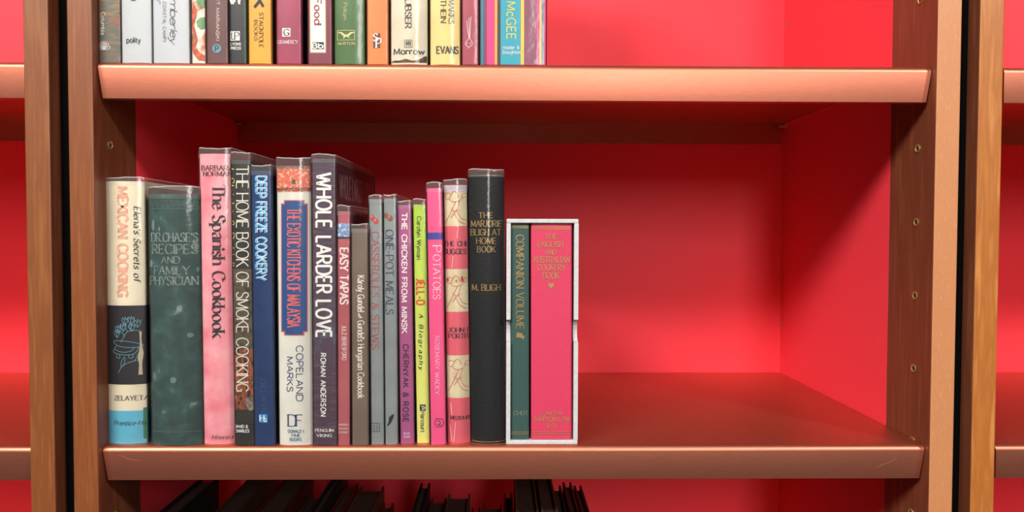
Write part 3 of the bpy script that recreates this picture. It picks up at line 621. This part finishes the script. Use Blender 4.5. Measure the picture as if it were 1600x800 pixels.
GC = mat('green_bookcloth', (48, 84, 80), .6, (42, 76, 72), 900, .4, .6, bump=.3, bscale=1500)
b = Book('narrow dark green companion volume with gilt vertical title inside the white slipcase', (797.5, 827.5), (797.5, 827.5), 349, 684, zi, GC, Y=.0068, depth=.135, bulge=.0004, board=.002)
b.text('COMPANION VOLUME', (806.5, 367, 818.5, 514), GOLD, True, wt=.12, thin=.06, serif=.06)
b.blob([ell(813, 524, 4, 4, 9), [(808, 519), (812, 520), (810, 528), (806, 526)], [(814, 527), (820, 524), (818, 531)]], GOLD, 'gilt_flower')
b.text('CHOT', (802.5, 642, 825, 648.5), mat('dull_gilt', (130, 134, 112), .5), wt=.14, thin=.08, serif=.05)
for v in (353.5, 356, 675, 678): b.draw([[(798, v), (827, v)]], GOLD, 1, 'gilt_line')
PC = mat('pink_bookcloth', (222, 56, 96), .6, (212, 50, 90), 1100, .4, .6, bump=.05, bscale=2400)
b = Book('wide bright pink cloth cookery book inside the white slipcase', (829, 894.5), (829, 894.5), 349, 684, zi, PC, Y=.0066, depth=.135, bulge=.0006, board=.002)
DG = mat('faded_gilt', (186, 122, 84), .5)
for t, r in (('THE', (851, 365.5, 871, 374)), ('ENGLISH', (841, 377.5, 880, 386.5)), ('AND', (853, 390, 869, 398)), ('AUSTRALIAN', (833, 401, 890, 410.5)), ('COOKERY', (840, 413.5, 883, 422.5)), ('BOOK', (849, 426, 873.5, 435.5)), ('LONDON', (845, 643, 878, 649)), ('SAMPSON LOW', (833.5, 651.5, 890, 658.5)), ('& Co', (854.5, 661, 869.5, 668.5))):
    b.text(t, r, DG, wt=.17, thin=.10, serif=.06)
b.blob([ell(861, 446, 4, 3.4, 9), [(856.5, 441), (861, 444), (857, 447)], [(865.5, 441), (861, 444), (865, 447)], [(859, 448), (863, 448), (861, 453)]], GOLD, 'gilt_flower')
for v in (355, 358, 675, 678): b.draw([[(830, v), (894, v)]], GOLD, 1, 'gilt_line')
# ------------------------------------------------------------------ top shelf
ZU = PITCH_Z
def ub(label, uL, uR, vb, m, h, wrap=True, **k):
    return Book(label, None, (uL, uR), 0, vb, ZU, m, height=h, wrap=-999 if wrap else None, group=G2, **k)
b = ub('brown painterly patterned book with a white lotus mark, leftmost on the top shelf', 153.5, 188.5, 95, mat('painterly_jacket', (112, 84, 62), .45, [(146, 96, 66), (84, 100, 92), (156, 118, 78), (92, 74, 66)], 70, .3, .7, (.5, .5, 3)), .236)
b.text('Columbia', (158, 19, 164.5, 54.5), WHITE, True, wt=.13)
lt = []
for a in (-72, -45, -20, 0, 20, 45, 72):
    A_ = math.radians(a); cx, cy = 162.5, 77; tx, ty = cx+11*math.sin(A_), cy-12*math.cos(A_); px, py = math.cos(A_)*2.4, math.sin(A_)*2.4
    lt.append([(cx, cy), ((cx+tx)/2-px, (cy+ty)/2-py), (tx, ty), ((cx+tx)/2+px, (cy+ty)/2+py), (cx, cy)])
b.draw(lt, WHITE, .7, 'lotus_mark')
b = ub('plain white book with one small black word at its foot, on the top shelf', 189.5, 237, 95, mat('bright_white_jacket', (200, 204, 207), .4), .24, depth=.17)
b.text('polity', (198, 58.5, 219.5, 66.5), BLACK, wt=.13); b.text('d', (204, -6, 212, 1), BLACK, wt=.15)
b = ub('wide white book with grey handwritten script down its spine, on the top shelf', 238.5, 296, 95, mat('soft_white_jacket', (202, 206, 210), .4), .25, depth=.17)
DGR = pm((70, 72, 78)); b.text('Kimberley', (266, -18, 277, 68), DGR, True, wt=.085, shear=.25, sp=4); b.text('COASTAL CAMP)', (254.5, 3, 259.5, 65), pm((110, 112, 116)), True, wt=.11)
b.draw([[(246, -2), (250, 6), (249, 1), (244, 0)]], pm((150, 180, 200)), 1)
b = ub('pale book printed with green leaves and orange blossoms, between white and brown spines', 299, 321, 96, mat('floral_print', (238, 230, 214), .45, [(236, 228, 212), (216, 130, 90), (190, 84, 54)], 60, .42, .62, (1, 1, .8)), .235)
b.blob([[(306, 2), (312, -4), (321, -2), (321, 10), (315, 14), (310, 9)], [(307, 34), (312, 28), (321, 26), (321, 44), (314, 46), (309, 42)], [(300, 56), (303, 52), (305, 60), (303, 66), (300, 64)]], mat('leaf_print', (126, 168, 108), .5, (90, 140, 84), 200), 'leaf_print')
b.blob([[(299, 14), (304, 8), (308, 16), (306, 28), (303, 40), (306, 50), (309, 62), (306, 74), (312, 82), (320, 86), (320, 95), (310, 94), (302, 84), (299, 70), (301, 52), (299, 36)]], mat('blossom_print', (220, 110, 66), .5, (186, 70, 46), 220), 'blossom_print')
b = ub('brown book with white vertical capitals above a round blue mark', 322, 356.5, 96, mat('brown_jacket', (112, 66, 62), .4, (102, 60, 58), 40), .23)
b.text('ROBERT MARIANSKI', (338, -30, 343, 63.5), pm((228, 214, 206)), True, wt=.16)
b.blob([ell(339, 76, 7, 7, 18)], pm((112, 158, 180))); b.text('P', (336.5, 72, 342, 80.5), pm((40, 66, 84)), wt=.2, serif=.05, eps=.0005)
b = ub('black book with a small white square monogram, left of the yellow book', 358.5, 385.5, 96, mat('black_gloss_jacket', (40, 42, 44), .35), .232)
b.rect((381, -60, 386, 95.5), mat('dark_green_print', (24, 62, 44), .4), nx=3)
b.blob([[(360, 49), (375, 49), (375, 63.5), (360, 63.5)]], WHITE); b.text('LP', (362, 51, 374, 61.5), BLACK, wt=.16, thin=.07, serif=.06, eps=.0005, sp=-10)
b.text('LYONS', (360.5, 67, 376.5, 71), WHITE, wt=.2, serif=.06); b.text('PRESS', (360.5, 73.5, 376.5, 77.5), WHITE, wt=.2, serif=.06); b.text('G', (360, -12, 375, 5), WHITE, True, wt=.25, serif=.08)
b = ub('golden yellow book with black vertical capitals on the top shelf', 388, 424, 97, mat('yellow_jacket', (238, 176, 46), .42, (232, 168, 42), 20), .238)
b.text('STACKPOLE', (405, 20, 411.5, 74.5), pm((60, 44, 22)), True, wt=.14, thin=.07, serif=.06); b.text('BOOKS', (397, 31.5, 402.5, 64), pm((60, 44, 22)), True, wt=.14, thin=.07, serif=.06); b.text('K', (397.5, -4, 411.5, 12), BLACK, True, wt=.3)
b = ub('raspberry red book with a white square letter mark, on the top shelf', 431.5, 471, 97, mat('raspberry_jacket', (170, 52, 88), .4, (160, 46, 82), 30), .24)
b.blob([[(441, 44), (454, 44), (454, 57.5), (441, 57.5)]], WHITE); b.text('G', (443.5, 46, 452, 55.5), pm((40, 60, 60)), wt=.2, thin=.1, serif=.06, eps=.0005); b.text('GRAMERCY', (434, 63, 465.5, 68.5), pm((240, 214, 220)), wt=.16, thin=.09, serif=.05)
b = ub('maroon book with a tall white title panel, left of the green book', 480.5, 519, 98, mat('maroon_jacket', (136, 44, 66), .4, (126, 38, 60), 30), .235)
b.rect((484, -70, 509, 83), pm((206, 170, 120)), nx=6); b.rect((485.3, -70, 507.8, 81.5), pm((238, 234, 226)), nx=6, eps=.0003)
b.text('Food', (491.5, -2, 502, 38.5), pm((150, 44, 66)), True, wt=.22, thin=.14, serif=.06, eps=.0005)
b.blob([[(488, 66), (506, 66), (506, 77), (488, 77)]], BLACK, eps=.0005); b.text('B', (489, 68, 496, 75.5), WHITE, wt=.25, eps=.0007); b.text('b', (498, 68, 505, 75.5), WHITE, wt=.25, eps=.0007)
b = ub('green book with a gold seagull emblem, on the top shelf', 521.5, 570, 98.5, mat('green_jacket', (72, 116, 52), .35, (64, 106, 46), 30), .243, bulge=.002)
CRM = pm((232, 216, 150)); b.text('Polcyn', (537, 5, 542.5, 31), CRM, True, wt=.14, thin=.08, serif=.05)
b.draw([[(527, 47.5), (554, 47.5)], [(554, 47.5), (554, 62.5)], [(554, 62.5), (527, 62.5)], [(527, 62.5), (527, 47.5)]], CRM, .8, smooth=False)
b.blob([[(526, 50), (534, 50), (539, 54), (543, 54), (548, 50), (556, 50), (549, 53), (545, 57), (547, 60), (541, 57), (536, 61), (537, 57), (533, 53)]], CRM, 'seagull_emblem'); b.text('NORTON', (528, 66, 554.5, 70), CRM, wt=.16, thin=.09, serif=.05)
b = ub('plain orange book with a brown and white letter mark, on the top shelf', 573, 606.5, 98.5, mat('orange_jacket', (242, 140, 62), .42, (238, 132, 56), 20), .228)
b.blob([[(583, 52), (594, 52), (594, 75), (583, 75)]], pm((120, 50, 44))); b.text('S', (583.5, 53, 591, 64), WHITE, wt=.2, thin=.1, eps=.0005); b.text('P', (588, 60, 595.5, 75), WHITE, wt=.2, thin=.1, serif=.04, eps=.0005)
b = ub('aged ivory book with a torn brown foot, on the top shelf', 609.5, 668, 99.5, mat('ivory_jacket', (228, 218, 194), .5, (212, 200, 172), 30, .4, .7), .245, bulge=.003)
b.text('AUBSER', (633, -12, 642.5, 44), pm((48, 46, 46)), True, wt=.17, thin=.08, serif=.07); b.text('Morrow', (615, 75.5, 662.5, 84.5), pm((44, 44, 48)), wt=.18, thin=.11, serif=.06)
b.draw([[(632, 62.5), (644, 62.5)], [(644, 62.5), (644, 74)], [(644, 74), (632, 74)], [(632, 74), (632, 62.5)]], pm((120, 116, 108)), .7, smooth=False); b.draw([[(635, 64), (635, 72)], [(638, 64), (638, 72)], [(641, 64), (641, 72)], [(634, 68), (642, 67)]], BLACK, 1.3, smooth=False)
b.blob([[(610, 97), (615, 94), (624, 94.5), (634, 92), (644, 95), (654, 93), (664, 87), (667, 87), (667, 97), (650, 97.5), (630, 97.5)]], mat('torn_board', (132, 96, 50), .8, (70, 52, 34), 250), 'torn_foot')
b = ub('pale yellow book with black capitals, right of the torn ivory book', 671.5, 719.5, 99.5, mat('pale_yellow_jacket', (240, 216, 140), .45, (232, 206, 128), 30), .238, bulge=.002)
DK = pm((70, 58, 40)); b.text('D MARKS', (701, -14, 709.5, 37), DK, True, wt=.15, thin=.08, serif=.06); b.text('E THEIN', (688.5, -14, 697, 35.5), DK, True, wt=.15, thin=.08, serif=.06); b.text('EVANS', (682.5, 72.5, 716, 83.5), pm((48, 42, 34)), wt=.18, thin=.1, serif=.04)
b = ub('narrow rose red book with a white onion outline, on the top shelf', 721.5, 748, 100.5, mat('rosered_jacket', (176, 62, 84), .42, (166, 56, 78), 30), .236)
b.draw([[(733, 60), (728, 66), (727.5, 70), (732, 73.5), (737, 71), (738, 67), (734, 60)], [(733, 60), (730.5, 45), (729.5, 32)], [(734, 60), (735, 42), (736, 26)], [(733.5, 60), (733, 45), (733, 28)], [(730, 66), (730, 70)], [(735, 66), (735, 70)], [(732, 73.5), (732.5, 76)]], pm((244, 214, 220)), .9, 'onion_drawing')
b = ub('thick book in turquoise, pink, yellow and plum stripes, rightmost on the top shelf', 749, 854, 101.5, mat('magenta_jacket', (196, 36, 110), .4), .246, depth=.17)
zc8 = lambda x: 500+.2375*x
for x0, x1, c in ((1048, 1058, (44, 60, 84)), (1058, 1076, (0, 130, 150)), (1076, 1097, (130, 54, 92)), (1097, 1150, (240, 52, 134)), (1150, 1167, (246, 180, 60)), (1167, 1188, (40, 44, 48)), (1188, 1320, (0, 168, 190)), (1320, 1344, (222, 206, 66)), (1344, 1426, (140, 58, 92)), (1426, 1443, (236, 50, 130)), (1443, 1458, (240, 196, 80)), (1458, 1472, (0, 120, 144))):
    b.rect((zc8(x0), -80, zc8(x1), 101), pm(c, .4), 'jacket_stripe', nx=2)
b.text('McGEE', (792, 3, 805.5, 61.5), pm((242, 214, 110)), True, wt=.12); b.text('Hodder &', (786, 72, 811.5, 77), WHITE, wt=.14); b.text('Stoughton', (785, 79, 813, 84), WHITE, wt=.14)
# ------------------------------------------------------------------ lower shelf: heads of dark books under the middle shelf
M_SHADEPAGES = mat('shaded_page_edges', (92, 62, 46), .9, (72, 48, 36), 40, .35, .65, (40, 1, .3)); ZL = -PITCH_Z; rl = random.Random(3)  # darker copy of the page colour, shade under the shelf painted in
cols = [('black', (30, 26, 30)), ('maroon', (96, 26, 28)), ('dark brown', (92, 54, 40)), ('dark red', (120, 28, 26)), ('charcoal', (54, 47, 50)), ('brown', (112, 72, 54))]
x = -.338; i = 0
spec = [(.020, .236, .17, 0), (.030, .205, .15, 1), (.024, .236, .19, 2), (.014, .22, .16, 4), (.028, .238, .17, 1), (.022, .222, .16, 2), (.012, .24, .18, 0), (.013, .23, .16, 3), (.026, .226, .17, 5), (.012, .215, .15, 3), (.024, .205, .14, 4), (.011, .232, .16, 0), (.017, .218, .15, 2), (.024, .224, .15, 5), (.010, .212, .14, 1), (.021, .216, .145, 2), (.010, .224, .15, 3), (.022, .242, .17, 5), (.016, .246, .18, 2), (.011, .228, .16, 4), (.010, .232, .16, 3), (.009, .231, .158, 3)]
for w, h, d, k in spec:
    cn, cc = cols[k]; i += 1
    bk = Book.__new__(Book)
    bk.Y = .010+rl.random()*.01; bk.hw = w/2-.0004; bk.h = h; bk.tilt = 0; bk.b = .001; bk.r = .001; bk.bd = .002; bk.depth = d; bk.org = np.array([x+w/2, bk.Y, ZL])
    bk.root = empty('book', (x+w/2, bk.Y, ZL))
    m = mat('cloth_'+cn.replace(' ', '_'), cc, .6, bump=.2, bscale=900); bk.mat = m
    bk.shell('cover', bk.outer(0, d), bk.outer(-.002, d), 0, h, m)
    hx = bk.hw-.0021; box('page_block', -hx, hx, .006, d-.005, .003, h-.004, M_SHADEPAGES, bk.root)
    ords = 'first second third fourth fifth sixth seventh eighth ninth tenth eleventh twelfth thirteenth fourteenth fifteenth sixteenth seventeenth'.split()
    lb = {18: 'wide brown book standing tallest in the shadowed row below the middle shelf', 19: 'brown book right of the tallest wide one, below the middle shelf', 20: 'charcoal book, left of the three at the right end below the middle shelf',
          21: 'dark red book, middle of the three at the right end below the middle shelf', 22: 'dark red book at the far right end of the row below the middle shelf'}
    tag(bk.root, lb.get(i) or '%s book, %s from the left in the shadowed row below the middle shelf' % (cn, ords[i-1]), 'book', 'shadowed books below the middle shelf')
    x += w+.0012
